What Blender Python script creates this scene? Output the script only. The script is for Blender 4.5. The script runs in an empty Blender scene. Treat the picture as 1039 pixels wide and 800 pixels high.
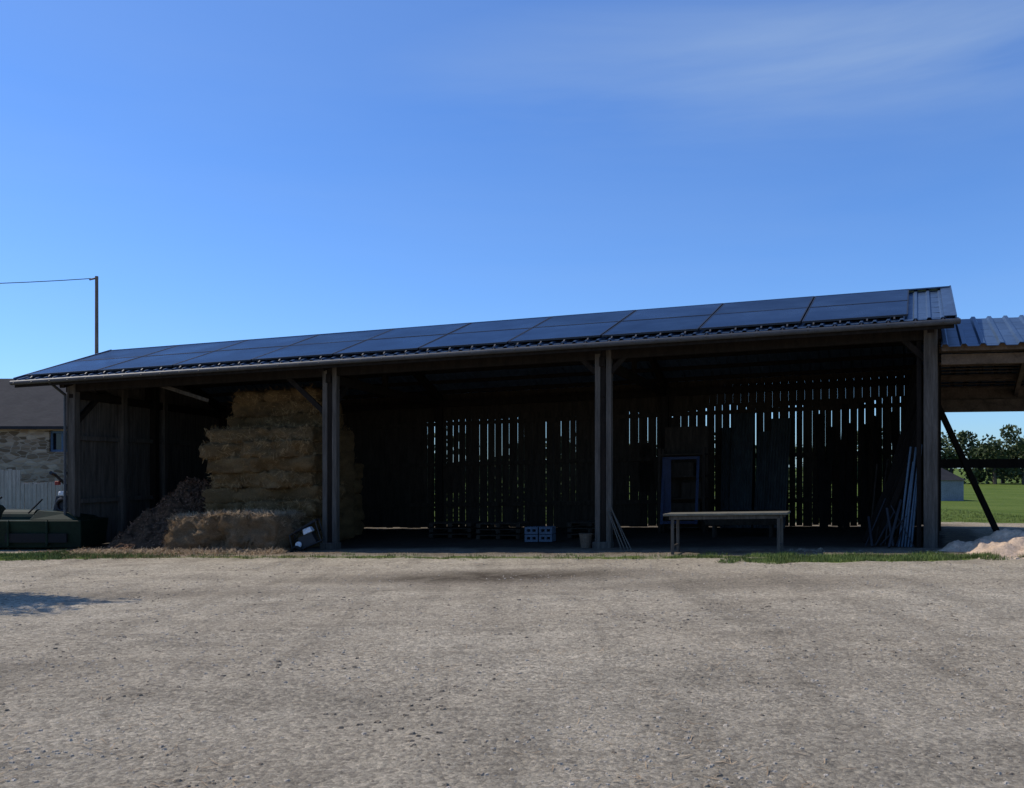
import bpy, math, random
from mathutils import Vector, Matrix, noise
random.seed(7)
R=random.random
def rr(a,b): return a+(b-a)*random.random()
scene=bpy.context.scene
scene.view_settings.view_transform='Standard'
try: scene.view_settings.look='None'
except Exception: pass
scene.view_settings.exposure=0

# ------------------------------------------------------------ site frame
# barn frame: u = metres along the front from right corner post, d = metres back, h = height over local ground
def B(u,d,h):
    k=min(1,max(0,1-u/19.7))
    uu=u-.22*d*k
    up=max(u,0)
    return Vector((8.4-.977*uu+.213*d, 17.8+.213*uu+.977*d, -.0203*up+h*(1-.0036*up)))
def UD(x,y):
    uu=-(x-8.4)*.977+(y-17.8)*.213
    d=(x-8.4)*.213+(y-17.8)*.977
    dd=max(-10,min(10,d))
    if uu>19.7: u=uu
    else: u=(uu+.22*dd)/(1+.0112*dd)
    return u,d
def sst(a,b,x):
    t=max(0,min(1,(x-a)/(b-a))); return t*t*(3-2*t)
def G(x,y):
    u,d=UD(x,y)
    z=-.0203*max(0,min(30,u))*sst(4,16,y)
    near=1-sst(25,60,abs(y)+abs(x)*.5)
    if near>0:
        z+=near*(.026*noise.noise(Vector((x*.5,y*.5,0)))+.018*noise.noise(Vector((x*1.7,y*1.7,3)))+.011*noise.noise(Vector((x*4.5,y*4.5,5))))
    return z

# ------------------------------------------------------------ materials
class NT:
    def __init__(s,name):
        s.m=bpy.data.materials.new(name); s.m.use_nodes=True
        s.n=s.m.node_tree.nodes; s.l=s.m.node_tree.links
        s.b=s.n['Principled BSDF']
    def node(s,t,**k):
        x=s.n.new(t)
        for a,v in k.items(): setattr(x,a,v)
        return x
    def coord(s,scale=(1,1,1),kind='Object',rot=0):
        tc=s.node('ShaderNodeTexCoord'); mp=s.node('ShaderNodeMapping')
        mp.inputs['Scale'].default_value=scale; mp.inputs['Rotation'].default_value=(0,0,rot)
        s.l.new(tc.outputs[kind],mp.inputs['Vector']); return mp.outputs[0]
    def noise(s,vec,scale,detail=6,rough=.6,dist=0):
        x=s.node('ShaderNodeTexNoise'); x.inputs['Scale'].default_value=scale
        x.inputs['Detail'].default_value=detail; x.inputs['Roughness'].default_value=rough
        x.inputs['Distortion'].default_value=dist
        s.l.new(vec,x.inputs['Vector']); return x.outputs[0]
    def ramp(s,fac,stops):
        x=s.node('ShaderNodeValToRGB'); e=x.color_ramp.elements
        while len(e)<len(stops): e.new(.5)
        for i,(p,c) in enumerate(stops):
            e[i].position=p; e[i].color=(c[0],c[1],c[2],1) if hasattr(c,'__len__') else (c,c,c,1)
        s.l.new(fac,x.inputs[0]); return x.outputs[0]
    def mix(s,f,a,b,mode='MIX'):
        x=s.node('ShaderNodeMixRGB',blend_type=mode)
        for i,v in enumerate((f,a,b)):
            if hasattr(v,'is_linked') or hasattr(v,'links'): s.l.new(v,x.inputs[i])
            elif hasattr(v,'__len__'): x.inputs[i].default_value=(v[0],v[1],v[2],1)
            else: x.inputs[i].default_value=v if i==0 else (v,v,v,1)
        return x.outputs[0]
    def math(s,op,a,b=0):
        x=s.node('ShaderNodeMath',operation=op)
        for i,v in enumerate((a,b)):
            if hasattr(v,'links'): s.l.new(v,x.inputs[i])
            else: x.inputs[i].default_value=v
        return x.outputs[0]
    def attr(s,name):
        x=s.node('ShaderNodeAttribute'); x.attribute_name=name; return x.outputs['Fac']
    def bump(s,h,strength=.5,dist=.02):
        x=s.node('ShaderNodeBump'); x.inputs['Strength'].default_value=strength; x.inputs['Distance'].default_value=dist
        s.l.new(h,x.inputs['Height']); s.l.new(x.outputs[0],s.b.inputs['Normal'])
    def col(s,c):
        if hasattr(c,'links'): s.l.new(c,s.b.inputs['Base Color'])
        else: s.b.inputs['Base Color'].default_value=(c[0],c[1],c[2],1)
    def set(s,rough=.8,spec=.3,metal=0):
        s.b.inputs['Roughness'].default_value=rough
        s.b.inputs['Specular IOR Level'].default_value=spec
        s.b.inputs['Metallic'].default_value=metal
        return s.m

def sc(c,k): return tuple(v*k for v in c)
def m_noisy(name,c,var=.35,scale=3,stretch=(1,1,1),rough=.8,spec=.3,metal=0,bump=.3,bd=.01):
    t=NT(name); v=t.coord(stretch)
    n=t.noise(v,scale,8,.65); n2=t.noise(v,scale*7,5,.6)
    c1=t.ramp(n,[(.3,sc(c,1-var)),(.7,sc(c,1+var))])
    c2=t.ramp(n2,[(.3,.75),(.7,1.2)])
    t.col(t.mix(1,c1,c2,'MULTIPLY'))
    if bump: t.bump(n2,bump,bd)
    return t.set(rough,spec,metal)
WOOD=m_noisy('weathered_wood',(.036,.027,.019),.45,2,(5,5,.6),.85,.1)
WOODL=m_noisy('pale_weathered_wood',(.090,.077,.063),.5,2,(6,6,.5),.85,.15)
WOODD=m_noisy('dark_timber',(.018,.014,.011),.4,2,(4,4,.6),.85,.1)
WOODB=m_noisy('brown_boards',(.12,.085,.058),.4,2,(2,2,2),.85,.15)
WOODP=m_noisy('pale_board',(.10,.085,.065),.35,2,(6,6,.6),.8,.2)
BENCHW=m_noisy('bench_planks',(.15,.135,.10),.35,2,(1.2,5,5))
STEEL=m_noisy('blue_steel_sheet',(.06,.10,.165),.2,1.2,(1,1,1),.42,.45,.3,.0)
ZINC=m_noisy('zinc',(.055,.056,.058),.25,4,(1,1,1),.55,.4,.2,.0)
DARKMET=m_noisy('dark_metal',(.018,.018,.02),.3,6,(1,1,1),.5,.4,.2,.1)
WHITE=m_noisy('white_plastic',(.6,.62,.64),.12,5,(1,1,1),.5,.4,0,.05)
BLUE=m_noisy('blue_plastic',(.006,.013,.045),.3,3,(1,1,1),.5,.3,0,.1)
GREEN=m_noisy('green_paint',(.006,.018,.009),.4,2.5,(1,1,1),.6,.2,0,.1)
RED=m_noisy('red_paint',(.25,.03,.02),.2,4,(1,1,1),.5)
RUBBER=m_noisy('rubber',(.010,.010,.010),.2,8)
PIPE=m_noisy('bluegrey_pipe',(.06,.10,.14),.2,5,(1,1,1),.5,.4,0,.05)
SHEETG=m_noisy('greygreen_sheet',(.036,.042,.040),.4,1.5,(3,3,.5),.6,.2)
POLE=m_noisy('rusty_pole',(.20,.14,.10),.35,2,(6,6,1))
CABLE=m_noisy('cable',(.02,.02,.025),.1,3)
SAND=m_noisy('sand',(.55,.41,.29),.25,3,(1,1,1),.95,.1,0,.6,.03)
CHIPS=m_noisy('wood_chips_mat',(.115,.066,.038),.55,9,(1,1,1),.95,.1,0,.9,.05)
LEAF=m_noisy('leaves',(.05,.085,.022),.5,.5,(1,1,1),.7,.3,0,0)
LEAFD=m_noisy('far_leaves',(.07,.09,.036),.55,.35,(1,1,1),.8,.2,0,0)
BLADE=m_noisy('grass_blades',(.12,.16,.04),.5,1.3,(1,1,1),.7,.2,0,0)
BARK=m_noisy('bark',(.08,.065,.05),.4,6,(3,3,.7))
STRAND=m_noisy('straw_strands',(.34,.215,.095),.6,9,(1,1,1),.75,.15,0,0)
STRANDP=m_noisy('pale_straw_strands',(.38,.27,.16),.5,11,(1,1,1),.75,.2,0,0)

def m_straw(name,c,k):
    t=NT(name); v=t.coord((1,1,3.2))
    n1=t.noise(v,1.2,4,.6); n2=t.noise(t.coord((14,14,60)),2.2,7,.75,.6); n3=t.noise(t.coord((40,40,90)),3,4,.7)
    a=t.ramp(n1,[(.3,sc(c,.6)),(.7,sc(c,1.25))])
    b=t.ramp(n2,[(.32,.3),(.5,.85),(.7,1.5)])
    t.col(t.mix(k,a,b,'MULTIPLY'))
    t.bump(t.math('ADD',n2,n3),1,.03)
    return t.set(.85,.1)
STRAW=m_straw('straw',(.25,.152,.065),.9)
STRAW2=m_straw('loose_straw',(.27,.18,.10),1)

# gravel / grass ground
t=NT('ground_mat'); v=t.coord()
big=t.noise(v,.22,5,.6); med=t.noise(v,1.1,9,.75,.6); fine=t.noise(v,13,10,.82); grit=t.noise(v,60,5,.8)
trk=t.noise(t.coord((.35,1.3,1),rot=.15),.9,8,.7,.5)
trk2=t.noise(t.coord((1.7,.2,1),rot=.5),.9,6,.6,.35)
base=t.ramp(big,[(.3,(.405,.340,.250)),(.7,(.500,.432,.328))])
base=t.mix(1,base,t.ramp(med,[(.28,.66),(.45,.95),(.68,1.13)]),'MULTIPLY')
base=t.mix(1,base,t.ramp(trk,[(.3,.76),(.55,1.04)]),'MULTIPLY')
base=t.mix(1,base,t.ramp(trk2,[(.33,.80),(.5,1.04)]),'MULTIPLY')
base=t.mix(1,base,t.ramp(fine,[(.34,.58),(.5,.99),(.66,1.22)]),'MULTIPLY')
vor=t.node('ShaderNodeTexVoronoi'); vor.inputs['Scale'].default_value=34; t.l.new(v,vor.inputs['Vector'])
vsep=t.node('ShaderNodeSeparateColor'); t.l.new(vor.outputs['Color'],vsep.inputs[0])
base=t.mix(.75,base,t.ramp(vsep.outputs[0],[(.0,(.68,.67,.65)),(.7,(1.1,1.09,1.05)),(1,(1.35,1.33,1.27))]),'MULTIPLY')
base=t.mix(1,base,t.ramp(grit,[(.35,.68),(.65,1.25)]),'MULTIPLY')
speck=t.ramp(t.noise(v,5,8,.85),[(.58,0),(.66,.75)])
base=t.mix(speck,base,(.18,.145,.10))
dark_earth=t.math('MULTIPLY',t.attr('dark_earth'),t.ramp(med,[(.3,.4),(.6,1)]))
base=t.mix(dark_earth,base,(.085,.066,.046))
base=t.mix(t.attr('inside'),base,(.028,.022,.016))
gn=t.noise(v,.35,6,.65); gf=t.noise(v,9,8,.75)
gcol=t.mix(1,t.ramp(gn,[(.35,(.085,.13,.022)),(.65,(.14,.18,.04))]),t.ramp(gf,[(.3,.5),(.7,1.4)]),'MULTIPLY')
gm=t.ramp(t.math('ADD',t.attr('grass'),t.math('MULTIPLY',t.math('SUBTRACT',t.noise(v,3.5,8,.75),.5),1.3)),[(.42,0),(.62,1)])
t.col(t.mix(gm,base,gcol))
hh=t.math('ADD',t.math('ADD',t.math('MULTIPLY',fine,1.0),t.math('MULTIPLY',grit,.35)),t.math('MULTIPLY',vor.outputs['Distance'],-.35))
t.bump(hh,.9,.04)
GROUND=t.set(.95,.05)

# stone wall
t=NT('rubble_stone')
br=t.node('ShaderNodeTexVoronoi',feature='DISTANCE_TO_EDGE'); vv=t.coord((3.2,3.2,8.5))
br.inputs['Scale'].default_value=1; t.l.new(vv,br.inputs['Vector'])
bc=t.node('ShaderNodeTexVoronoi'); bc.inputs['Scale'].default_value=1; t.l.new(vv,bc.inputs['Vector'])
sep=t.node('ShaderNodeSeparateColor'); t.l.new(bc.outputs['Color'],sep.inputs[0])
c=t.ramp(sep.outputs[0],[(0,(.15,.105,.065)),(.5,(.30,.215,.14)),(1,(.45,.35,.245))])
c=t.mix(t.ramp(br.outputs[0],[(.02,1),(.07,0)]),c,(.35,.28,.20))
t.col(c); t.bump(br.outputs[0],.8,.05); STONE=t.set(.9,.1)
# slate
t=NT('slate'); bk=t.node('ShaderNodeTexBrick'); bk.inputs['Scale'].default_value=3
bk.inputs['Color1'].default_value=(.022,.022,.026,1); bk.inputs['Color2'].default_value=(.035,.035,.04,1); bk.inputs['Mortar'].default_value=(.01,.01,.012,1)
bk.inputs['Mortar Size'].default_value=.012
t.l.new(t.coord((1,1,1)),bk.inputs['Vector']); t.col(t.mix(.5,bk.outputs[0],t.ramp(t.noise(t.coord(),1.5,8,.7),[(.3,(.018,.018,.02)),(.7,(.05,.048,.046))]))); SLATE=t.set(.85,.12)
# solar glass
t=NT('solar_glass'); v=t.coord()
at=t.node('ShaderNodeAttribute'); at.attribute_name='tint'
t.col(t.mix(at.outputs['Fac'],(.006,.015,.040),(.010,.025,.066)))
rg=t.ramp(t.noise(v,.8,5,.6),[(.3,.24),(.7,.36)]); t.l.new(rg,t.b.inputs['Roughness'])
GLASS=t.m; t.b.inputs['Specular IOR Level'].default_value=.07
t=NT('window_glass'); t.col((.015,.02,.03)); WGLASS=t.set(.08,.5)

# ------------------------------------------------------------ mesh building
class MB:
    def __init__(s): s.v=[]; s.f=[]
    def hexa(s,p):
        b=len(s.v); s.v+= [tuple(q) for q in p]
        s.f+=[(b,b+3,b+2,b+1),(b+4,b+5,b+6,b+7)]+[(b+i,b+(i+1)%4,b+4+(i+1)%4,b+4+i) for i in range(4)]
    def bbox(s,u0,u1,d0,d1,h0,h1,j=0):
        q=lambda u,d,h: B(u,d,h)+Vector((rr(-j,j),rr(-j,j),rr(-j,j)))
        s.hexa([q(u0,d0,h0),q(u1,d0,h0),q(u1,d1,h0),q(u0,d1,h0),q(u0,d0,h1),q(u1,d0,h1),q(u1,d1,h1),q(u0,d1,h1)])
    def box(s,x0,x1,y0,y1,z0,z1):
        s.hexa([(x0,y0,z0),(x1,y0,z0),(x1,y1,z0),(x0,y1,z0),(x0,y0,z1),(x1,y0,z1),(x1,y1,z1),(x0,y1,z1)])
    def beam(s,a,b,w,t,up=Vector((0,0,1))):
        a=Vector(a);b=Vector(b); z=(b-a).normalized()
        if abs(z.dot(up))>.98: up=Vector((.213,.977,0))
        x=z.cross(up).normalized()*w/2; y=z.cross(x).normalized()*t/2
        s.hexa([a-x-y,a+x-y,a+x+y,a-x+y,b-x-y,b+x-y,b+x+y,b-x+y])
    def tube(s,a,b,r0,r1=None,n=10,caps=True):
        if r1 is None: r1=r0
        a=Vector(a);b=Vector(b); z=(b-a).normalized(); up=Vector((0,0,1)) if abs(z.z)<.9 else Vector((1,0,0))
        x=z.cross(up).normalized(); y=z.cross(x)
        k=len(s.v)
        for p,r in ((a,r0),(b,r1)):
            for i in range(n):
                t=2*math.pi*i/n; s.v.append(tuple(p+x*math.cos(t)*r+y*math.sin(t)*r))
        for i in range(n): s.f.append((k+i,k+(i+1)%n,k+n+(i+1)%n,k+n+i))
        if caps: s.f.append(tuple(k+n-1-i for i in range(n))); s.f.append(tuple(k+n+i for i in range(n)))
    def torus(s,c,ax,R_,r,n=20,m=8):
        ax=Vector(ax).normalized(); up=Vector((0,0,1)) if abs(ax.z)<.9 else Vector((1,0,0))
        x=ax.cross(up).normalized(); y=ax.cross(x); k=len(s.v); c=Vector(c)
        for i in range(n):
            a=2*math.pi*i/n; dr=x*math.cos(a)+y*math.sin(a)
            for j in range(m):
                b=2*math.pi*j/m; s.v.append(tuple(c+dr*(R_+r*math.cos(b))+ax*r*math.sin(b)))
        for i in range(n):
            for j in range(m):
                s.f.append((k+i*m+j,k+((i+1)%n)*m+j,k+((i+1)%n)*m+(j+1)%m,k+i*m+(j+1)%m))
    def obj(s,name,mat,parent=None,bevel=0,smooth=False):
        me=bpy.data.meshes.new(name); me.from_pydata(s.v,[],s.f); me.update()
        me.materials.append(mat)
        o=bpy.data.objects.new(name,me); scene.collection.objects.link(o)
        if parent: o.parent=parent
        import bmesh
        bm=bmesh.new(); bm.from_mesh(me); bmesh.ops.recalc_face_normals(bm,faces=bm.faces); bm.to_mesh(me); bm.free()
        if smooth:
            for p in me.polygons: p.use_smooth=True
        if bevel:
            md=o.modifiers.new('bevel','BEVEL'); md.width=bevel; md.segments=1; md.limit_method='ANGLE'
        return o
def empty(name):
    o=bpy.data.objects.new(name,None); scene.collection.objects.link(o); return o

# ------------------------------------------------------------ ground
def axis(segs):
    out=[]
    for a,b,s in segs:
        n=max(1,round((b-a)/s)); out+=[a+(b-a)*i/n for i in range(n)]
    out.append(segs[-1][1]); return out
xs=axis([(-1600,-200,200),(-200,-40,20),(-40,-14,1.5),(-14,12,.12),(12,40,1.2),(40,200,16),(200,1600,200)])
ys=axis([(-300,-20,70),(-20,3,2.5),(3,12,.09),(12,21,.13),(21,36,.5),(36,100,6),(100,400,50),(400,2500,300)])
def ell(x,y,cx,cy,rx,ry): 
    return max(0,1-math.sqrt(((x-cx)/rx)**2+((y-cy)/ry)**2))
def grassmask(x,y):
    u,d=UD(x,y); g=0
    g=max(g,sst(8.2,10,d))
    g=max(g,sst(21.2,22.2,u)*sst(-.5,.6,d))
    g=max(g,min(1,1.8*ell(x,y,6.5,15.9,3.3,.85)))
    g=max(g,min(1,2.2*ell(x,y,-10.9,19.9,3.8,1.3)))
    g=max(g,.66*max(0,1-abs(d+2.1)/.7) if -1<u<20 else 0)
    return g
def darkmask(x,y):
    u,d=UD(x,y); m=0
    if -1<u<20: m=max(m,sst(-2.6,-1.0,d)*(.85 if d<8 else 0))  # band of darker ground from the barn front to the back wall
    m=max(m,min(1,1.4*ell(x,y,-.3,14.1,3.6,1.3)))  # moist dirt patch in front of the barn
    m=max(m,.6*ell(x,y,3,12.8,4.5,1.4))
    m=max(m,.5*ell(x,y,-5,12.5,4,1))  # broad darker patch in the left of the yard
    return m
vs=[];fs=[];ga=[];da=[];ia=[]
for y in ys:
    for x in xs:
        u,d=UD(x,y)
        vs.append((x,y,G(x,y))); ga.append(grassmask(x,y)); da.append(darkmask(x,y))
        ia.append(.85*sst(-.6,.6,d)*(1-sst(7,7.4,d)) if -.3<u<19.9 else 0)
nx=len(xs)
for j in range(len(ys)-1):
    for i in range(nx-1):
        a=j*nx+i; fs.append((a,a+1,a+nx+1,a+nx))
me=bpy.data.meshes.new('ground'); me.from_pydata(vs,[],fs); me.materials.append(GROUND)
for nm,arr in (('grass',ga),('dark_earth',da),('inside',ia)):
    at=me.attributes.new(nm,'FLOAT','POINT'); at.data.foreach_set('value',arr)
for p in me.polygons: p.use_smooth=True
o=bpy.data.objects.new('ground',me); scene.collection.objects.link(o)

# stones
def stones(name,n,fn,mat,smin,smax,pw=4):
    m=MB()
    for _ in range(n):
        x,y=fn(); s=smin+(smax-smin)*R()**pw; z=G(x,y)
        k=len(m.v); a=rr(0,6.28); e=rr(.6,1)
        for i in range(5):
            t=a+i*1.2566; q=s*rr(.7,1.15)
            m.v.append((x+math.cos(t)*q,y+math.sin(t)*q*e,z-s*.1))
        for i in range(5):
            t=a+i*1.2566+.2; q=s*rr(.35,.75)
            m.v.append((x+math.cos(t)*q,y+math.sin(t)*q*e,z+s*rr(.2,.5)))
        for i in range(5): m.f.append((k+i,k+(i+1)%5,k+5+(i+1)%5,k+5+i))
        m.f.append(tuple(k+5+i for i in range(5)))
    return m.obj(name,mat)
PEB=m_noisy('pebbles',(.40,.345,.27),.4,17,(1,1,1),.9,.1,0,.2)
CLOD=m_noisy('clods',(.22,.18,.13),.4,17,(1,1,1),.95,.05,0,.2)
def near():
    while True:
        y=3.6+14*R()**1.3; x=rr(-.62,.62)*y
        if noise.noise(Vector((x*.7,y*.9,4)))+rr(-.25,.25)>.0: return x,y
stones('gravel_stones',11000,near,PEB,.004,.024)
def near2():
    while True:
        y=3.8+13*R()**1.1; x=rr(-.62,.62)*y
        if noise.noise(Vector((x*.9,y*1.1,14)))+rr(-.25,.25)>.12: return x,y
stones('dirt_clods',2400,near2,CLOD,.006,.030,2.8)
def strands(name,n,fn,mat,lmin,lmax,w,flat=True):
    m=MB()
    for _ in range(n):
        p,nrm=fn(); p=Vector(p)
        d=Vector((rr(-1,1),rr(-1,1),rr(-1,1)))
        d-=nrm*d.dot(nrm)*(.9 if flat else .45)
        if d.length<.1: continue
        if not flat: d.z-=.35
        d.normalize(); l=rr(lmin,lmax)
        s=nrm.cross(d).normalized()*w*.5; b=nrm*rr(.003,.015)
        k=len(m.v)
        for q in (p-d*l/2-s,p-d*l/2+s,p+d*l/2+s+b,p+d*l/2-s+b): m.v.append(tuple(q+nrm*.006))
        m.f.append((k,k+1,k+2,k+3))
    return m.obj(name,mat)
def lit():
    if R()<.35:
        y=3.8+10*R()**1.5; x=rr(-.6,.6)*y
        if noise.noise(Vector((x*.6,y*.6,9)))<.0: return lit()
    else:
        u=rr(12,18.5) if R()<.85 else rr(1,19); d=-1.25-1.1*R()**2; p=B(u,d,0); x,y=p.x,p.y
    return (x,y,G(x,y)),Vector((0,0,1))
strands('straw_litter',4800,lit,STRANDP,.03,.10,.005)

# grass blades
m=MB(); cnt=0
while cnt<24000:
    q=R()
    if q<.35: x,y=rr(3.0,9.8),rr(15,16.9)
    elif q<.62: x,y=rr(-13.5,-7.0),rr(18.6,22)
    elif q<.78:
        p=B(rr(-1,20),rr(-2.7,-1.4),0); x,y=p.x,p.y
    elif q<.9: x,y=rr(9,17),rr(26,34)
    else: x,y=rr(-17,-11.5),rr(21,27)
    g=grassmask(x,y)+.7*noise.noise(Vector((x*2.2,y*2.2,1)))
    cnt+=1
    if g<.45: continue
    for _ in range(3):
        xx,yy=x+rr(-.04,.04),y+rr(-.04,.04); z=G(xx,yy)
        h=rr(.02,.085) ; a=rr(0,6.28); w=.006
        k=len(m.v); l=rr(.01,.05)
        m.v+=[(xx-w*math.cos(a),yy-w*math.sin(a),z-.01),(xx+w*math.cos(a),yy+w*math.sin(a),z-.01),(xx+l*math.sin(a),yy-l*math.cos(a),z+h)]
        m.f.append((k,k+1,k+2))
m.obj('grass',BLADE)

# ------------------------------------------------------------ barn
barn=empty('timber_barn')
SL=.336
def hf(d): return 4.50+SL*(d+.6)           # front slope underside (sheet)
def hb(d): return hf(3)-SL*(d-3)           # back slope
P=[0,6.58,12.91,19.72]
UL=20.85; UR=-.42
m=MB(); ml=MB()
for i,u in enumerate(P):
    if i in(1,2):
        for k in(-.14,.10):
            ml.bbox(u+k-.05,u+k+.06,-.07,.09,-.02,4.45)
        m.bbox(u-.06,u+.04,-.03,.05,0,4.3)
        ml.bbox(u-.2,u+.2,-.12,.14,-.03,.14)
    elif i==0:
        ml.bbox(-.13,.13,-.12,.12,-.02,4.5); m.bbox(.17,.26,.02,.12,0,4.4)
    else:
        ml.bbox(u-.1,u+.1,-.1,.1,-.02,4.45)
    m.bbox(u-.1,u+.1,6.85,6.94,0,4.2); m.bbox(u-.09,u+.09,3.2,3.38,0,5.5) if i in(0,3) else None
    m.beam(B(u,-.45,hf(-.45)-.19),B(u,3,hf(3)-.19),.12,.22); m.beam(B(u,3,hf(3)-.19),B(u,7.1,hb(7.1)-.19),.12,.22)
    m.beam(B(u,-.1,4.12),B(u,7.0,4.0),.12,.2)
    m.beam(B(u,3,4.1),B(u,3,5.5),.12,.14); m.beam(B(u,.3,4.5),B(u,1.5,4.15),.08,.1)
    m.beam(B(u,0,3.3),B(u,.9,4.1),.09,.12)
for u,s in((12.91,1),(6.58,1),(6.58,-1),(.05,1)):
    L=1.15 if u>12 else .55
    m.beam(B(u,.02,4.25-L*.95),B(u+s*L,.02,4.3),.08,.11)
ml.beam(B(17.5,.3,4.25),B(16.6,.9,3.85),.07,.09)
for k,d in enumerate([-.5,.1,.75,1.4,2.05,2.7]):
    m.beam(B(UL-.1,d,hf(d)-.05),B(UR+.1,d,hf(d)-.05),.08,.1)
for d in [3.3,4,4.7,5.4,6.1,6.8,7.2]:
    m.beam(B(UL-.1,d,hb(d)-.05),B(UR+.1,d,hb(d)-.05),.08,.1)
m.bbox(-.2,19.9,-.06,.06,4.18,4.42)
m.bbox(-.2,19.9,6.8,6.93,3.9,4.1)
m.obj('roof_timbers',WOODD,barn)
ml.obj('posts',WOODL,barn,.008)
rg_=random.Random(5)
m=MB(); u=-.05
while u<19.75:
    w=rg_.uniform(.14,.24); hb0=rg_.uniform(0,.05)
    m.bbox(u,u+w,7.05,7.075,hb0,3.62,.003)
    q=rg_.random()
    g=rg_.uniform(.002,.006) if q<.2 else (rg_.uniform(.008,.016) if q<.85 else rg_.uniform(.014,.024))
    if u<6.6 and rg_.random()<.28: g=rg_.uniform(.016,.03)
    if 13.2<u: g=.003
    if 8.9>u>6.9 and rg_.random()<.6: g=.003
    u+=w+g
u=-.05
while u<19.75:
    m.bbox(u,u+.2,7.08,7.1,3.45+.3*noise.noise(Vector((u*.7,0,0))),4.36); u+=.203
for k in range(16):
    u=rr(.5,13); h=rr(.0,2.0); m.bbox(u,u+rr(.25,.6),7.02,7.04,h,h+rr(.4,1.5))
for h in(.7,2.0,3.3): m.bbox(0,19.7,6.95,7.015,h,h+.12)
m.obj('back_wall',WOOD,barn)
def gable(name,u0,d0,hlow,mat,step=.2):
    m=MB(); d=d0
    while d<7.0:
        w=rr(step*.85,step*1.1); dm=d+w/2
        top=(hf(dm) if dm<3 else hb(dm))-.1
        m.bbox(u0-.014,u0+.014,d,min(d+w,7.04),hlow if hlow else rr(.0,.05),top); d+=w+rr(.002,.006)
    return m.obj(name,mat,barn)
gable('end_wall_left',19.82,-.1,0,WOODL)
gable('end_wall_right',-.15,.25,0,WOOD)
m=MB(); m.bbox(19.6,19.78,1.75,1.92,0,4.7); m.bbox(19.6,19.78,3.6,3.75,0,4.9)
m.bbox(19.7,19.79,0,7,1.2,1.32); m.bbox(19.7,19.79,0,7,2.9,3.02); m.obj('end_wall_studs',WOODL,barn)

def ribroof(name,u0,u1,d0,d1,hfun,parent,mat,pitch=.25,rib=.035):
    m=MB(); n=int((u1-u0)/pitch); pr=[]
    for i in range(n):
        a=u0+(u1-u0)*i/n; p=(u1-u0)/n
        pr+=[(a,0),(a+p*.6,0),(a+p*.7,rib),(a+p*.9,rib)]
    pr.append((u1,0))
    for off in(0,-.012):
        for(u,hh) in pr:
            for d in(d0,d1): m.v.append(tuple(B(u,d,hfun(d)+hh+off)))
    N=len(pr)*2
    for k in(0,N):
        for i in range(len(pr)-1): m.f.append((k+2*i,k+2*i+2,k+2*i+3,k+2*i+1))
    for i in range(len(pr)-1):
        m.f.append((2*i,2*i+2,N+2*i+2,N+2*i)); m.f.append((2*i+1,2*i+3,N+2*i+3,N+2*i+1))
    return m.obj(name,mat,parent)
ribroof('roof_sheet_front',UR,UL,-.62,3.0,hf,barn,STEEL)
ribroof('roof_sheet_back',UR,UL,3.0,7.45,hb,barn,STEEL)
m=MB(); m.beam(B(UL,3,hf(3)+.05),B(UR,3,hf(3)+.05),.36,.03)
m.beam(B(UR-.03,-.63,hf(-.63)-.03),B(UR-.03,3,hf(3)+.01),.03,.2)
m.beam(B(UR+.07,-.63,hf(-.63)+.055),B(UR+.07,3,hf(3)+.075),.22,.015)
m.beam(B(UL+.03,-.63,hf(-.63)-.03),B(UL+.03,3,hf(3)+.01),.03,.2)
m.obj('ridge_and_verge_trim',STEEL,barn)
m=MB(); m.tube(B(UL+.05,-.72,4.42),B(UR-.1,-.72,4.42),.055,None,12)
m.tube(B(19.85,-.72,4.4),B(19.85,-.15,4.1),.035); m.tube(B(19.85,-.15,4.12),B(19.85,-.15,.1),.035)
m.obj('gutter',ZINC,barn)
m=MB(); m.bbox(UR,UL,-.66,-.64,4.30,4.47); m.obj('fascia',WOODD,barn)
m=MB(); u=UR+.2
while u<UL:
    m.beam(B(u,-.79,4.40),B(u,-.64,4.50),.03,.012); u+=.5
m.obj('gutter_brackets',DARKMET,barn)

# solar panels
sol=empty('solar_panel_array')
m=MB(); fr=MB(); cl=MB(); tint=[]
PW=2.03; rows=[(-.50,1.20),(1.235,2.86)]
for i in range(10):
    a=.42+i*PW; b=a+PW-.03
    if b>UL: b=UL-.05
    for(d0,d1) in rows:
        q=rr(-.004,.004)
        def pt(u,d,e): return B(u,d,hf(d)+.075+e+q)
        m.hexa([pt(a+.025,d0+.025,.0),pt(b-.025,d0+.025,.0),pt(b-.025,d1-.025,.0),pt(a+.025,d1-.025,.0),
                pt(a+.025,d0+.025,.03),pt(b-.025,d0+.025,.03),pt(b-.025,d1-.025,.03),pt(a+.025,d1-.025,.03)])
        tint+= [R()]*8
        for(x0,x1,y0,y1) in((a,b,d0,d0+.024),(a,b,d1-.024,d1),(a,a+.024,d0+.026,d1-.026),(b-.024,b,d0+.026,d1-.026)):
            fr.hexa([pt(x0,y0,-.005),pt(x1,y0,-.005),pt(x1,y1,-.005),pt(x0,y1,-.005),pt(x0,y0,.034),pt(x1,y0,.034),pt(x1,y1,.034),pt(x0,y1,.034)])
    for k in range(4):
        uu=a+.25+k*PW/4
        if uu<UL-.1: cl.beam(B(uu,-.59,hf(-.59)+.04),B(uu,-.53,hf(-.53)+.07),.03,.015)
g=m.obj('panel_glass',GLASS,sol)
at=g.data.attributes.new('tint','FLOAT','POINT'); at.data.foreach_set('value',tint)
fr.obj('panel_frames',DARKMET,sol); cl.obj('panel_clamps',ZINC,sol)

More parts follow.
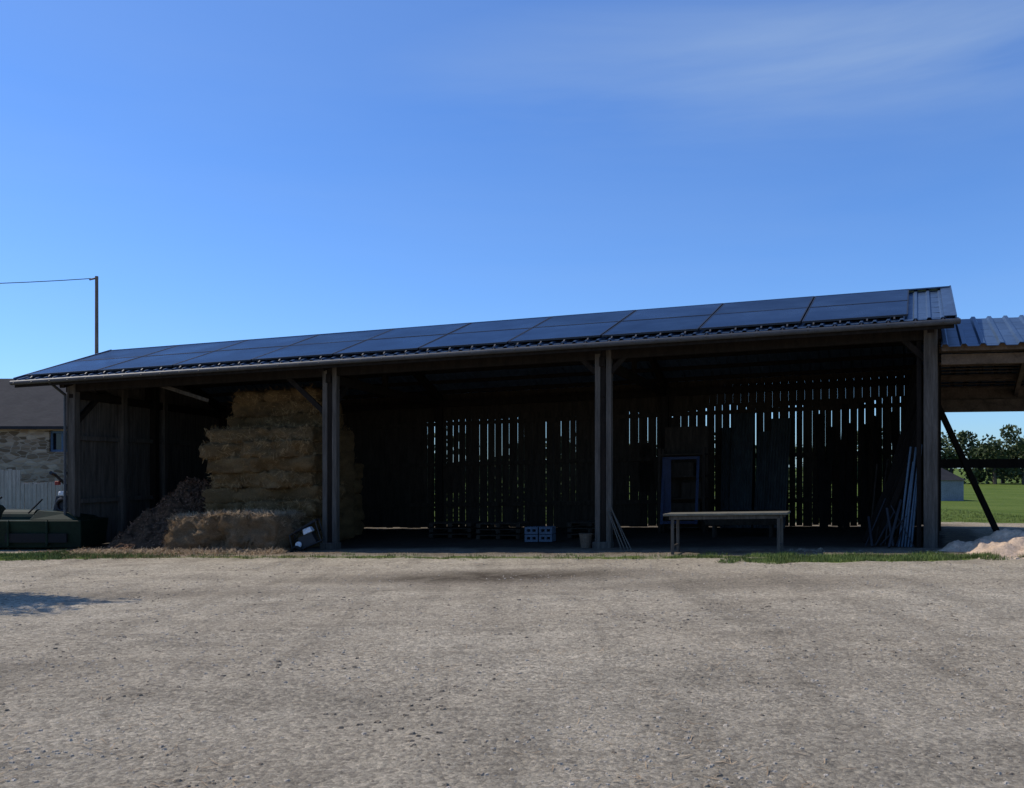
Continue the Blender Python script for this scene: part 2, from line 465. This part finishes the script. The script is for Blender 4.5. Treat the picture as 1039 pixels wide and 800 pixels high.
# ------------------------------------------------------------ adjoining open shed (lower roof)
shed=empty('open_shed')
def sf(d): return 3.98+.30*(d+.5)
def sb(d): return sf(3)-.30*(d-3)
ribroof('shed_roof_front',-9,-.19,-.55,3,sf,shed,STEEL,.33,.05)
ribroof('shed_roof_back',-9,-.19,3,7.5,sb,shed,STEEL,.33,.05)
m=MB()
for d in(-.35,.5,1.4,2.3): m.beam(B(-9,d,sf(d)-.07),B(-.2,d,sf(d)-.07),.08,.12)
for d in(3.5,4.4,5.3,6.2): m.beam(B(-9,d,sb(d)-.1),B(-.2,d,sb(d)-.1),.08,.12)
for u in(-2.2,-5.5,-8.8):
    m.beam(B(u,-.4,sf(-.4)-.2),B(u,3,sf(3)-.2),.1,.16); m.beam(B(u,3,sf(3)-.2),B(u,7.2,sb(7.2)-.2),.1,.16)
for u in(-5.6,-8.9): m.bbox(u-.1,u+.1,-.1,.1,0,3.9); m.bbox(u-.1,u+.1,6.9,7.1,0,3.7)
m.bbox(-9,-.2,-.1,.05,3.66,3.86)
m.bbox(-9,-.2,6.9,7.06,3.12,3.45)
m.obj('shed_frame',WOODB,shed)
m2=MB(); d=3.1
while d<7.5:
    m2.beam(B(-9,d,sb(d)-.035),B(-.2,d,sb(d)-.035),.2,.014); d+=.205
m2.bbox(-9,-.2,7.07,7.09,3.3,3.85)
m2.obj('ceiling_boards',WOODB,shed)
m=MB(); m.bbox(-9,-.2,6.92,7.04,1.60,1.84)
m.beam(B(-.02,5.2,3.67),B(-1.62,5.2,-.05),.15,.12)
m.bbox(-.3,-.18,5.12,5.28,0,4.2)
m.obj('rail_and_brace',WOODD,shed)

# ------------------------------------------------------------ straw bales
def bale(m,u0,u1,d0,d1,h0,h1,amp=.045,res=.08,sag=0):
    dims=(u1-u0,d1-d0,h1-h0); n=[max(3,int(x/res)) for x in dims]
    cs=(u0+u1)/2,(d0+d1)/2,(h0+h1)/2; sd=R()*50; tl=rr(-.03,.03)
    def P3(a,b,c):
        L=[a-.5,b-.5,c-.5]; q=[]
        r=.12
        for k in range(3): q.append(L[k]*dims[k])
        inner=[max(-(dims[k]/2-r),min(dims[k]/2-r,q[k])) for k in range(3)]
        dv=Vector([q[k]-inner[k] for k in range(3)])
        if dv.length>r: dv=dv.normalized()*r
        q=[inner[k]+dv[k] for k in range(3)]
        nn=Vector(q).normalized()
        pv=Vector((cs[0]+q[0],cs[1]+q[1],cs[2]+q[2]))
        w=amp*(noise.noise(pv*1.7+Vector((sd,0,0)))*1.5+noise.noise(pv*6)*.9+noise.noise(pv*15)*.7)
        return B(cs[0]+q[0]+nn.x*w,cs[1]+q[1]+nn.y*w*2,cs[2]+q[2]+nn.z*w*1.2+tl*q[0])
    for ax in range(3):
        o=[k for k in range(3) if k!=ax]
        for side in(0,1):
            k=len(m.v); na,nb=n[o[0]],n[o[1]]
            for i in range(na+1):
                for j in range(nb+1):
                    c=[0,0,0]; c[ax]=side; c[o[0]]=i/na; c[o[1]]=j/nb
                    m.v.append(tuple(P3(*c)))
            for i in range(na):
                for j in range(nb):
                    a=k+i*(nb+1)+j; m.f.append((a,a+1,a+nb+2,a+nb+1))
def row(m,us,d0,d1,h0,h1,jd=.12,amp=.045):
    for a,b in zip(us[:-1],us[1:]):
        q=rr(-jd,jd); bale(m,a-.02,b+.02,d0+q,d1+q,h0-.02,h1+.02+rr(-.02,.02),amp)
stk=empty('straw_bale_stack')
m=MB()
L0,L1=13.5,16.45
hts=[.0,.38,.76,1.14,1.52,1.90,2.28,2.66,3.04,3.14]
nl=8
for i in range(nl):
    e=rr(-.12,.12)
    if i%2==0: us=[L0+e,L0+1.75+rr(-.3,.3),L1+rr(-.22,.1)]
    else: us=[L0+e,L1+rr(-.2,.1)]
    row(m,us,.3,1.6,hts[i],hts[i+1],.13,.075)
for i,(a,b) in enumerate(((3.04,3.42),(3.42,3.78),(3.78,4.1))):
    row(m,[13.8+i*.1,15.3+rr(-.3,.3),16.4-i*.08],1.4,2.6,a,b,.12,.07)
row(m,[13.7,15.0,16.3],1.75,3.0,0,3.0)
for i in range(5):
    row(m,[14.15+rr(-.1,.1),15.2,16.3],3.1,4.4,i*.42,.42+i*.42)
bales=m.obj('stacked_bales',STRAW,stk,0,True)
fb=MB(); bale(fb,13.6,16.45,-1.15,-.05,-.02,.88,.09,.07)
fbo=fb.obj('straw_bale',STRAW2,None,0,True)
def surf(o,cond,j=.05):
    me=o.data; L=[(p.center.copy(),p.normal.copy(),p.area) for p in me.polygons if cond(p)]
    return lambda: (lambda q:(q[0]+Vector((rr(-j,j),rr(-j,j)*.5,rr(-j,j))),q[1]))(random.choice(L))
s1=strands('straw_tufts',15000,surf(bales,lambda p:p.center.y<24 and (p.normal.y<-.3 or p.normal.z>.5)),STRAND,.05,.22,.008,False); s1.parent=stk
s2=strands('straw_fringe',11000,surf(fbo,lambda p:p.normal.y<.3 ),STRANDP,.05,.22,.007,False); s2.parent=fbo
def foot():
    p=B(rr(13.3,18.6),-1.15-abs(random.gauss(0,.22)),0); k=max(0,.12-abs(R())*.12)
    return (p.x,p.y,G(p.x,p.y)+k*R()),Vector((rr(-.3,.3),rr(-.4,.1),1)).normalized()
s3=strands('loose_straw',5000,foot,STRANDP,.05,.2,.007,False); s3.parent=fbo
m=MB(); bale(m,17.0,18.0,2.6,3.4,1.25,1.7); m.obj('small_straw_bale',STRAW,None,0,True)

def mound(name,c,rad,hgt,mat,res=44,rough=.05,peak=1.0):
    m=MB()
    for j in range(res+1):
        for i in range(res*2):
            a=math.pi*i/res; r=j/res
            wob=1+.14*noise.noise(Vector((math.cos(a)*1.5,math.sin(a)*1.5,7)))*2
            x=c[0]+math.cos(a)*rad[0]*r*wob; y=c[1]+math.sin(a)*rad[1]*r*wob
            k=(1-r)**peak
            z=G(x,y)-.03+hgt*k+(rough*noise.noise(Vector((x*3,y*3,2)))+rough*.5*noise.noise(Vector((x*8,y*8,2)))+rough*.25*noise.noise(Vector((x*20,y*20,2))))*min(1,(1-r)*6)
            m.v.append((x,y,z))
    n=res*2
    for j in range(res):
        for i in range(n): m.f.append((j*n+i,j*n+(i+1)%n,(j+1)*n+(i+1)%n,(j+1)*n+i))
    return m.obj(name,mat,None,0,True)
c=B(17.5,1.7,0)
cp=mound('wood_chip_pile',c,(2.1,2.3),1.75,CHIPS,60,.22,.95)
sp=mound('sand_pile',(10.1,16.7),(1.85,1.0),.56,SAND,50,.14,.85)
PEBS=m_noisy('sand_clods_mat',(.55,.41,.29),.3,9,(1,1,1),.95,.1,0,.4)
def sandp():
    while True:
        x,y=9.6+random.gauss(0,.9),16.0+random.gauss(0,.35)
        r=((x-10.1)/1.85)**2+((y-16.7)/1.0)**2
        if .85<r<2.5: return x,y
stones('sand_clods',450,sandp,PEBS,.01,.06)
CH=m_noisy('chips_mat',(.19,.105,.065),.6,13,(1,1,1),.9,.1,0,0)
strands('wood_chip_litter',3500,lambda:(lambda p:((p.x,p.y,G(p.x,p.y)),Vector((0,0,1))))(B(random.gauss(17.4,1.2),-.4-abs(random.gauss(0,.8)),0)),CH,.02,.08,.022)
s=strands('chips_on_pile',6500,surf(cp,lambda p:True),CH,.02,.09,.024,False); s.parent=cp

# ------------------------------------------------------------ work bench
wb=empty('work_bench')
m=MB()
for i,(a,b) in enumerate(((-1.72,-1.50),(-1.49,-1.27),(-1.26,-1.02))): m.bbox(2.58+rr(-.03,.03),4.93+rr(-.03,.03),a,b,.775,.82)
m.obj('top_planks',BENCHW,wb,.006)
m=MB(); m.bbox(2.68,4.83,-1.66,-1.62,.70,.77); m.bbox(2.68,4.83,-1.11,-1.07,.70,.77)
for u in(2.72,4.74):
    for d in(-1.66,-1.13): m.bbox(u,u+.055,d,d+.055,-.03,.77)
    m.bbox(u+.01,u+.045,-1.6,-1.13,.15,.19)
m.obj('bench_frame',WOODL,wb,.004)

# ------------------------------------------------------------ things inside
m=MB(); 
for k,(u0,w,H) in enumerate(((3.35,.5,3.1),(3.72,.42,2.75),(4.2,.55,3.3),(4.62,.36,2.9))):
    b=5.6+k*.08; n=14
    kk=len(m.v)
    for i in range(n+1):
        u=u0+w*i/n; e=.025*(i%2)
        m.v.append(tuple(B(u,b+e,.05))); m.v.append(tuple(B(u+rr(-.004,.004)+.05*k-.06,b+1.0+e,H)))
    for i in range(n): m.f.append((kk+2*i,kk+2*i+2,kk+2*i+3,kk+2*i+1))
m.obj('leaning_metal_sheets',SHEETG)
cab=empty('storage_shelf')
m=MB()
for u in(5.2,6.3):
    for d in(4.8,5.3): m.bbox(u,u+.07,d,d+.07,0,2.3)
for h in(.3,.9,1.5,2.1): m.bbox(5.2,6.37,4.82,5.36,h,h+.04)
m.bbox(5.3,5.8,4.9,5.3,.94,1.35); m.bbox(5.5,6.1,4.9,5.3,1.54,1.9); m.bbox(5.35,6.2,4.9,5.3,.34,.8); m.bbox(5.2,6.3,5.38,5.4,.1,2.9)
m.obj('shelf_frame',WOOD,cab)
m=MB()
for u in(5.35,6.2): m.beam(B(u,4.35,.25),B(u,4.7,2.05),.07,.05)
for h,d in((.3,4.36),(2.02,4.7)): m.beam(B(5.33,d,h),B(6.22,d,h),.05,.07)
m.bbox(6.0,6.2,4.56,4.58,.5,2.0)
m.obj('blue_gate_frame',BLUE)
m=MB(); 
m.hexa([B(3.3,3.0,.3),B(4.9,3.0,.3),B(4.9,3.4,.3),B(3.3,3.4,.3),B(3.2,2.85,.65),B(5.0,2.85,.65),B(5.0,3.55,.65),B(3.2,3.55,.65)])
for u in(3.4,4.7):
    for d in(3.02,3.33): m.bbox(u,u+.06,d,d+.06,0,.32)
m.obj('feed_trough',WOOD)
m=MB()
for k in range(7):
    u=.45+k*.12+rr(-.05,.05); m.tube(B(u,1.0+rr(-.3,1.2),0),B(u-rr(.1,.4),2.2+rr(-.2,.6),rr(1.4,2.1)),.02)
    m.bbox(u-.1,u+.1,1.2,1.24,.0,.12)
m.obj('hand_tools',WOOD)
m=MB()
for k in range(2):
    for i in range(2):
        u=8.15+i*.34; h=.02+k*.19
        m.bbox(u,u+.31,1.5,1.8,h,h+.055); m.bbox(u,u+.31,1.5,1.8,h+.12,h+.175)
        for q in(0,.13,.26): m.bbox(u+q,u+q+.05,1.505,1.795,h+.055,h+.12)
m.obj('concrete_block_stack',m_noisy('block',(.08,.105,.135),.15,5),None)
m=MB()
for base in((9.2,2.4),(10.6,2.9),(7.0,2.6)):
    for lv in range(3):
        h=lv*.15
        for q in(0,.5,1.0): m.bbox(base[0]+q,base[0]+q+.1,base[1],base[1]+.8,h+.02,h+.1)
        for q in range(6): m.bbox(base[0],base[0]+1.1,base[1]+q*.14,base[1]+q*.14+.1,h+.102,h+.125)
m.obj('pallet_stack',WOOD)
m=MB()
for k in range(26):
    d=rr(.6,6.5); u=rr(.4,1.3); hh=rr(2.0,3.9)
    m.beam(B(u,d,0),B(rr(-.02,.3),d+rr(-.5,.5),hh),rr(.1,.2),.03,Vector((0,1,0)))
for k in range(9):
    u=rr(.5,3.0); m.beam(B(u,6.0,0),B(u+rr(-.2,.2),6.9,rr(2.5,3.6)),rr(.1,.22),.03,Vector((0,1,0)))
m.obj('leaning_planks',WOODD)
m=MB()
for k in range(5):
    m.tube(B(.36+k*.06,.12+.04*k,0),B(.0+k*.05+.17,.3,rr(1.7,2.2)),.022)
m.obj('leaning_pipes',PIPE)
m=MB()
for k in range(9):
    m.tube(B(rr(.3,1.3),rr(-.2,.5),.02),B(rr(.2,1.2),rr(.2,.6),rr(.4,1.1)),rr(.012,.03))
m.obj('scrap_rods',DARKMET)
m=MB()
for k in range(4): m.tube(B(6.1-k*.07,-.35,0),B(6.45-k*.03,-.1,rr(.7,1.0)),.014)
m.obj('leaning_sticks',WOODP)
stones('stone_rubble',26,lambda:(lambda p:(p.x,p.y))(B(rr(2.0,2.7),rr(-1.0,-.3),0)),CLOD,.04,.13)
m=MB(); c=B(6.98,.1,0); m.tube(c,c+Vector((0,0,.3)),.11,.15,16,False); m.torus(c+Vector((0,0,.3)),(0,0,1),.15,.01); m.tube(c+Vector((0,0,.01)),c+Vector((0,0,.03)),.11,.11,16)
m.obj('bucket',WOODB)

# small engine pump at post
ep=empty('engine_pump'); c0=B(13.12,-.62,0)
def E(x,y,z):
    v=Matrix.Rotation(math.radians(-24),3,'Y')@Vector((x,y,z)); return c0+v+Vector((0,0,.25))
m=MB(); 
for y in(-.2,.2):
    m.tube(E(-.38,y,-.14),E(.3,y,-.14),.016); m.tube(E(.3,y,-.14),E(.36,y,.34),.016); m.tube(E(-.38,y,-.14),E(-.3,y,.25),.016); m.tube(E(-.3,y,.25),E(.36,y,.34),.016)
m.tube(E(.36,-.2,.34),E(.36,.2,.34),.016); m.tube(E(-.3,-.2,.25),E(-.3,.2,.25),.016)
m.hexa([E(-.2,-.15,-.12),E(.18,-.15,-.12),E(.18,.15,-.12),E(-.2,.15,-.12),E(-.16,-.13,.12),E(.16,-.13,.12),E(.16,.13,.12),E(-.16,.13,.12)])
m.obj('frame_and_engine',DARKMET,ep)
m=MB(); m.hexa([E(-.02,-.17,.13),E(.2,-.17,.13),E(.2,.1,.13),E(-.02,.1,.13),E(0,-.15,.25),E(.18,-.15,.25),E(.18,.09,.25),E(0,.09,.25)])
m.tube(E(-.2,-.22,-.02),E(-.2,-.14,-.02),.07,.07,16)
m.obj('fuel_tank_and_cover',WHITE,ep,.015)
m=MB()
for y in(-.24,.24): m.torus(E(-.3,y,-.14),(0,1,0),.1,.035)
m.obj('wheels',RUBBER,ep)

# ------------------------------------------------------------ left side: green machine, tiller, fence, stone house
tr=empty('green_farm_machine')
gz=G(-12.5,22.3)
m=MB()
x0,x1,y0,y1=-15.4,-10.55,21.7,23.2
m.hexa([(x0+.1,y0+.1,gz+.06),(x1-.04,y0+.1,gz+.06),(x1-.04,y1-.1,gz+.06),(x0+.1,y1-.1,gz+.06),(x0,y0,gz+.74),(x1,y0,gz+.74),(x1,y1,gz+.74),(x0,y1,gz+.74)])
for k in range(5):
    x=x0+.2+k*.95; m.box(x,x+.05,y0-.04,y0+.06,gz+.1,gz+.74)
for (xa,xb,yc,zc,ra) in((-15.2,-12.9,22.35,gz+.72,.40),(-12.7,-11.9,22.3,gz+.74,.26)):
    m.tube((xa,yc,zc),(xb,yc,zc),ra,ra*.97,22)
m.hexa([(-11.85,21.75,gz+.745),(-10.65,21.75,gz+.745),(-10.65,22.9,gz+.745),(-11.85,22.9,gz+.745),(-11.7,21.9,gz+.98),(-10.95,21.9,gz+.93),(-10.95,22.8,gz+.93),(-11.7,22.8,gz+.98)])
m.obj('body',GREEN,tr,.015)
m=MB()
for x in(-14.6,-13.2): m.torus((x,y0-.1,gz+.22),(0,1,0),.17,.07); m.tube((x,y0-.13,gz+.22),(x,y0+.02,gz+.22),.1)
m.box(-12.4,-10.9,y0-.012,y0+.05,gz+.2,gz+.42)
m.tube((-13.5,22,gz+.9),(-12.6,21.9,gz+1.3),.025); m.tube((-12.0,22,gz+.9),(-11.7,22.1,gz+1.25),.02)
m.obj('wheels_and_levers',RUBBER,tr)
ti=empty('rotary_tiller'); m=MB(); bx,by,bz=-11.25,22.3,gz+.94
m.tube((bx,by,bz),(bx+.1,by,bz+.6),.045); m.tube((bx+.1,by,bz+.6),(bx-.14,by-.2,bz+.92),.035); m.tube((bx+.1,by,bz+.6),(bx+.22,by-.2,bz+.92),.035)
m.tube((bx-.14,by-.2,bz+.92),(bx-.14,by-.4,bz+.97),.045); m.tube((bx+.22,by-.2,bz+.92),(bx+.22,by-.4,bz+.97),.045)
m.hexa([(bx-.2,by-.18,bz),(bx+.24,by-.18,bz),(bx+.24,by+.18,bz),(bx-.2,by+.18,bz),(bx-.14,by-.13,bz+.38),(bx+.18,by-.13,bz+.38),(bx+.18,by+.13,bz+.38),(bx-.14,by+.13,bz+.38)]); m.torus((bx+.05,by-.2,bz+.16),(0,1,0),.15,.045)
m.obj('handlebar_and_engine',DARKMET,ti)
m=MB(); m.box(bx-.07,bx+.1,by-.19,by+.1,bz+.39,bz+.5); m.obj('fuel_tank',WHITE,ti,.02)
m=MB(); m.box(bx-.15,bx-.04,by-.2,by-.1,bz+.66,bz+.76); m.obj('lever_box',RED,ti,.01)
m=MB(); x=-22
while x<-12.5:
    w=rr(.09,.12); z=G(x,27); m.box(x,x+w,27,27.02,z+.15,z+1.6+(.45 if x<-15 else 0)+rr(-.05,.06)); x+=w+rr(.005,.02)
for zz in(.5,1.5): m.box(-22,-12.5,27.025,27.07,-.45+zz,-.35+zz)
m.obj('wooden_fence',m_noisy('fence_wood',(.38,.33,.28),.25,2,(6,6,.6)))
ho=empty('stone_house'); gz=G(-17,30)-.1
m=MB(); HX0,HX1=-27,-12.5; wz=2.95
wx0,wx1,wz0,wz1=-15.65,-14.85,2.15,2.85
Yf=30.0
for a,b,c_,d_ in((HX0,wx0,gz,wz),(wx1,HX1,gz,wz),(wx0,wx1,gz,wz0),(wx0,wx1,wz1,wz)):
    m.box(a,b,Yf,Yf+.5,c_,d_)
m.box(HX0,HX1,Yf+6,Yf+6.5,gz,wz); m.box(HX0,HX0+.5,Yf+.5,Yf+6,gz,wz); m.box(HX1-.5,HX1,Yf+.5,Yf+6,gz,wz)
for xx in(HX0,HX1-.5):
    k=len(m.v); m.v+=[(xx,Yf+.01,wz),(xx,Yf+6.49,wz),(xx,Yf+3.25,4.75),(xx+.5,Yf+.01,wz),(xx+.5,Yf+6.49,wz),(xx+.5,Yf+3.25,4.75)]
    m.f+=[(k,k+1,k+2),(k+3,k+4,k+5),(k,k+1,k+4,k+3),(k+1,k+2,k+5,k+4),(k+2,k,k+3,k+5)]
m.obj('walls',STONE,ho)
m=MB()
m.hexa([(HX0-.2,Yf-.3,wz-.05),(HX1+.2,Yf-.3,wz-.05),(HX1+.2,Yf+3.25,4.85),(HX0-.2,Yf+3.25,4.85),(HX0-.2,Yf-.3,wz+.05),(HX1+.2,Yf-.3,wz+.05),(HX1+.2,Yf+3.25,4.95),(HX0-.2,Yf+3.25,4.95)])
m.hexa([(HX0-.2,Yf+3.26,4.85),(HX1+.2,Yf+3.26,4.85),(HX1+.2,Yf+6.8,wz-.05),(HX0-.2,Yf+6.8,wz-.05),(HX0-.2,Yf+3.26,4.95),(HX1+.2,Yf+3.26,4.95),(HX1+.2,Yf+6.8,wz+.05),(HX0-.2,Yf+6.8,wz+.05)])
m.obj('slate_roof',SLATE,ho)
m=MB(); m.box(wx0+.06,wx1-.06,Yf+.2,Yf+.22,wz0+.06,wz1-.06); m.obj('window_glass',WGLASS,ho)
m=MB(); 
for a,b,c_,d_ in((wx0,wx1,wz0,wz0+.07),(wx0,wx1,wz1-.07,wz1),(wx0,wx0+.07,wz0+.07,wz1-.07),(wx1-.07,wx1,wz0+.07,wz1-.07),(-15.28,-15.22,wz0+.07,wz1-.07)): m.box(a,b,Yf+.08,Yf+.16,c_,d_)
m.obj('window_frame',m_noisy('blue_frame',(.09,.15,.23),.1),ho)

up=empty('utility_pole'); px=-.4683*31
m=MB(); m.tube((px,31,-.6),(px,31,8.3),.075,.055,10); m.tube((px-.25,31,8.18),(px+.05,31,8.25),.03); m.obj('pole',POLE,up)
m=MB(); a=Vector((px-.2,31,8.22)); b=Vector((-34,27,8.3)); last=a
for i in range(1,21):
    t=i/20; p=a.lerp(b,t); p.z-=1.0*4*t*(1-t)*.6; m.tube(last,p,.014,None,6,False); last=p
m.obj('wire',CABLE,up)

fs_=empty('field_hut'); m=MB(); X,Y=21.6,43
m.box(X-1.2,X+.3,Y,Y+2,-.1,1.0); m.obj('walls',m_noisy('render_wall',(.25,.25,.25),.15),fs_)
m=MB(); m.hexa([(X-1.3,Y-.1,1.0),(X+.4,Y-.1,1.0),(X+.4,Y+2.1,1.0),(X-1.3,Y+2.1,1.0),(X-1.3,Y+.95,1.6),(X-.3,Y+.95,1.6),(X-.3,Y+1.05,1.6),(X-1.3,Y+1.05,1.6)]); m.obj('roof',SLATE,fs_)

# ------------------------------------------------------------ foliage
def leaves(m,c,r,n,s):
    for _ in range(n):
        v=Vector((random.gauss(0,1),random.gauss(0,1),random.gauss(0,1))); v.normalize()
        q=R()**.4
        p=Vector((c[0]+v.x*r[0]*q,c[1]+v.y*r[1]*q,c[2]+v.z*r[2]*q))
        a=Vector((rr(-1,1),rr(-1,1),rr(-1,1))).normalized(); b=a.cross(Vector((rr(-1,1),rr(-1,1),rr(-1,1)))).normalized()
        z=s*rr(.6,1.3); k=len(m.v)
        m.v+=[tuple(p-a*z),tuple(p+b*z*.6),tuple(p+a*z),tuple(p-b*z*.6)]; m.f.append((k,k+1,k+2,k+3))
m=MB(); tk=MB()
x=30
while x<72:
    y=rr(84,92); H=rr(3.2,6.2)
    tk.tube((x,y,0),(x,y,H*.6),.2,.08,6)
    for k in range(9):
        leaves(m,(x+rr(-1.5,1.5),y+rr(-1.5,1.5),rr(.4,H-.6)),(rr(.8,1.7),1.2,rr(.6,1.1)),130,.2)
    x+=rr(1.1,2.2)
x=-140
while x<200:
    if not 28<x<72:
        y=rr(86,96); H=rr(3,5.5)
        for k in range(5): leaves(m,(x+rr(-2,2),y+rr(-1,1),rr(.8,H-.8)),(rr(1.6,2.6),1.4,rr(1,1.6)),35,.55)
    x+=rr(2,3.2)
o=m.obj('distant_trees',LEAFD); tk.obj('trunks',BARK,o)
m=MB()
for k in range(190):
    p=B(rr(2,22),rr(9.2,10.6),0); leaves(m,(p.x,p.y,rr(.1,1.2)),(.6,.5,.6),60,.09)
m.obj('bramble_hedge',LEAF)

tre=empty('deciduous_tree'); tx,ty=-11.15,12.9; tz=G(tx,ty)
m=MB(); m.tube((tx,ty,tz-.1),(tx+.05,ty,2.6),.19,.13,10); ends=[]
for k in range(13):
    a=k*.75; e=Vector((tx+math.cos(a)*rr(.7,2.2),ty+math.sin(a)*rr(.3,.8),rr(3.8,6.2))); m.tube((tx+.05,ty,rr(2.0,2.6)),e,.07,.02,7); ends.append(e)
m.obj('trunk_and_limbs',BARK,tre)
m=MB()
for e in ends:
    for _ in range(5): leaves(m,e+Vector((rr(-.5,.5),rr(-.3,.3),rr(-.6,.4))),(.55,.4,.45),120,.06)
m.obj('crown',LEAF,tre)

# ------------------------------------------------------------ light
el=math.radians(52); sd=Vector((-.93,.32,0)).normalized()
dirv=Vector((sd.x*math.cos(el),sd.y*math.cos(el),math.sin(el)))
L=bpy.data.lights.new('sun','SUN'); L.energy=3.7; L.angle=math.radians(.5); L.color=(1,.93,.82)
lo=bpy.data.objects.new('sun',L); scene.collection.objects.link(lo); lo.rotation_euler=dirv.to_track_quat('Z','Y').to_euler()
w=bpy.data.worlds.new('World'); scene.world=w; w.use_nodes=True; nt=w.node_tree; bg=nt.nodes['Background']
sky=nt.nodes.new('ShaderNodeTexSky'); sky.sky_type='NISHITA'; sky.sun_disc=False; sky.sun_elevation=el; sky.sun_rotation=math.atan2(sd.x,sd.y)
sky.altitude=0; sky.air_density=1.0; sky.dust_density=.3; sky.ozone_density=2.5
tn=nt.nodes.new('ShaderNodeMixRGB'); tn.blend_type='MULTIPLY'; tn.inputs[0].default_value=1; tn.inputs[2].default_value=(.82,1.24,1.88,1)
nt.links.new(sky.outputs[0],tn.inputs[1])
def wmath(op,a,b):
    x=nt.nodes.new('ShaderNodeMath'); x.operation=op
    for i,v in enumerate((a,b)):
        if hasattr(v,'links'): nt.links.new(v,x.inputs[i])
        else: x.inputs[i].default_value=v
    return x.outputs[0]
tc=nt.nodes.new('ShaderNodeTexCoord'); mp=nt.nodes.new('ShaderNodeMapping'); mp.inputs['Scale'].default_value=(.9,1,7.0); mp.inputs['Rotation'].default_value=(0,-.02,0); mp.inputs['Location'].default_value=(1.3,.2,.7)
nz=nt.nodes.new('ShaderNodeTexNoise'); nz.inputs['Scale'].default_value=1.7; nz.inputs['Detail'].default_value=8; nz.inputs['Roughness'].default_value=.55; nz.inputs['Distortion'].default_value=.4
rp=nt.nodes.new('ShaderNodeValToRGB'); rp.color_ramp.elements[0].position=.35; rp.color_ramp.elements[0].color=(0,0,0,1); rp.color_ramp.elements[1].position=.8; rp.color_ramp.elements[1].color=(1,1,1,1)
nt.links.new(tc.outputs['Generated'],mp.inputs[0]); nt.links.new(mp.outputs[0],nz.inputs['Vector']); nt.links.new(nz.outputs[0],rp.inputs[0])
# cirrus bank standing in the sky to the right of the barn
cd=Vector((.44,1,.475)).normalized()
mp2=nt.nodes.new('ShaderNodeMapping'); mp2.vector_type='POINT'; s2=(1.9,1.0,11.0)
mp2.inputs['Scale'].default_value=s2; mp2.inputs['Location'].default_value=(-cd.x*s2[0],-cd.y*s2[1],-cd.z*s2[2])
gr=nt.nodes.new('ShaderNodeTexGradient'); gr.gradient_type='SPHERICAL'
nt.links.new(tc.outputs['Generated'],mp2.inputs[0]); nt.links.new(mp2.outputs[0],gr.inputs[0])
f=wmath('ADD',wmath('MULTIPLY',gr.outputs['Fac'],.6),.10)
f=wmath('MULTIPLY',f,rp.outputs[0])
mx=nt.nodes.new('ShaderNodeMixRGB'); mx.inputs[2].default_value=(4.6,6.2,8.6,1)
nt.links.new(f,mx.inputs[0]); nt.links.new(tn.outputs[0],mx.inputs[1]); nt.links.new(mx.outputs[0],bg.inputs[0])
bg.inputs[1].default_value=.088

cam=bpy.data.cameras.new('camera'); co=bpy.data.objects.new('camera',cam); scene.collection.objects.link(co)
co.location=(0,0,1.6); co.rotation_euler=(math.radians(90),0,0); cam.sensor_width=36; cam.lens=31.18; cam.shift_y=.0722; cam.clip_end=6000; cam.clip_start=.05
scene.camera=co
print('done',len(bpy.data.objects))
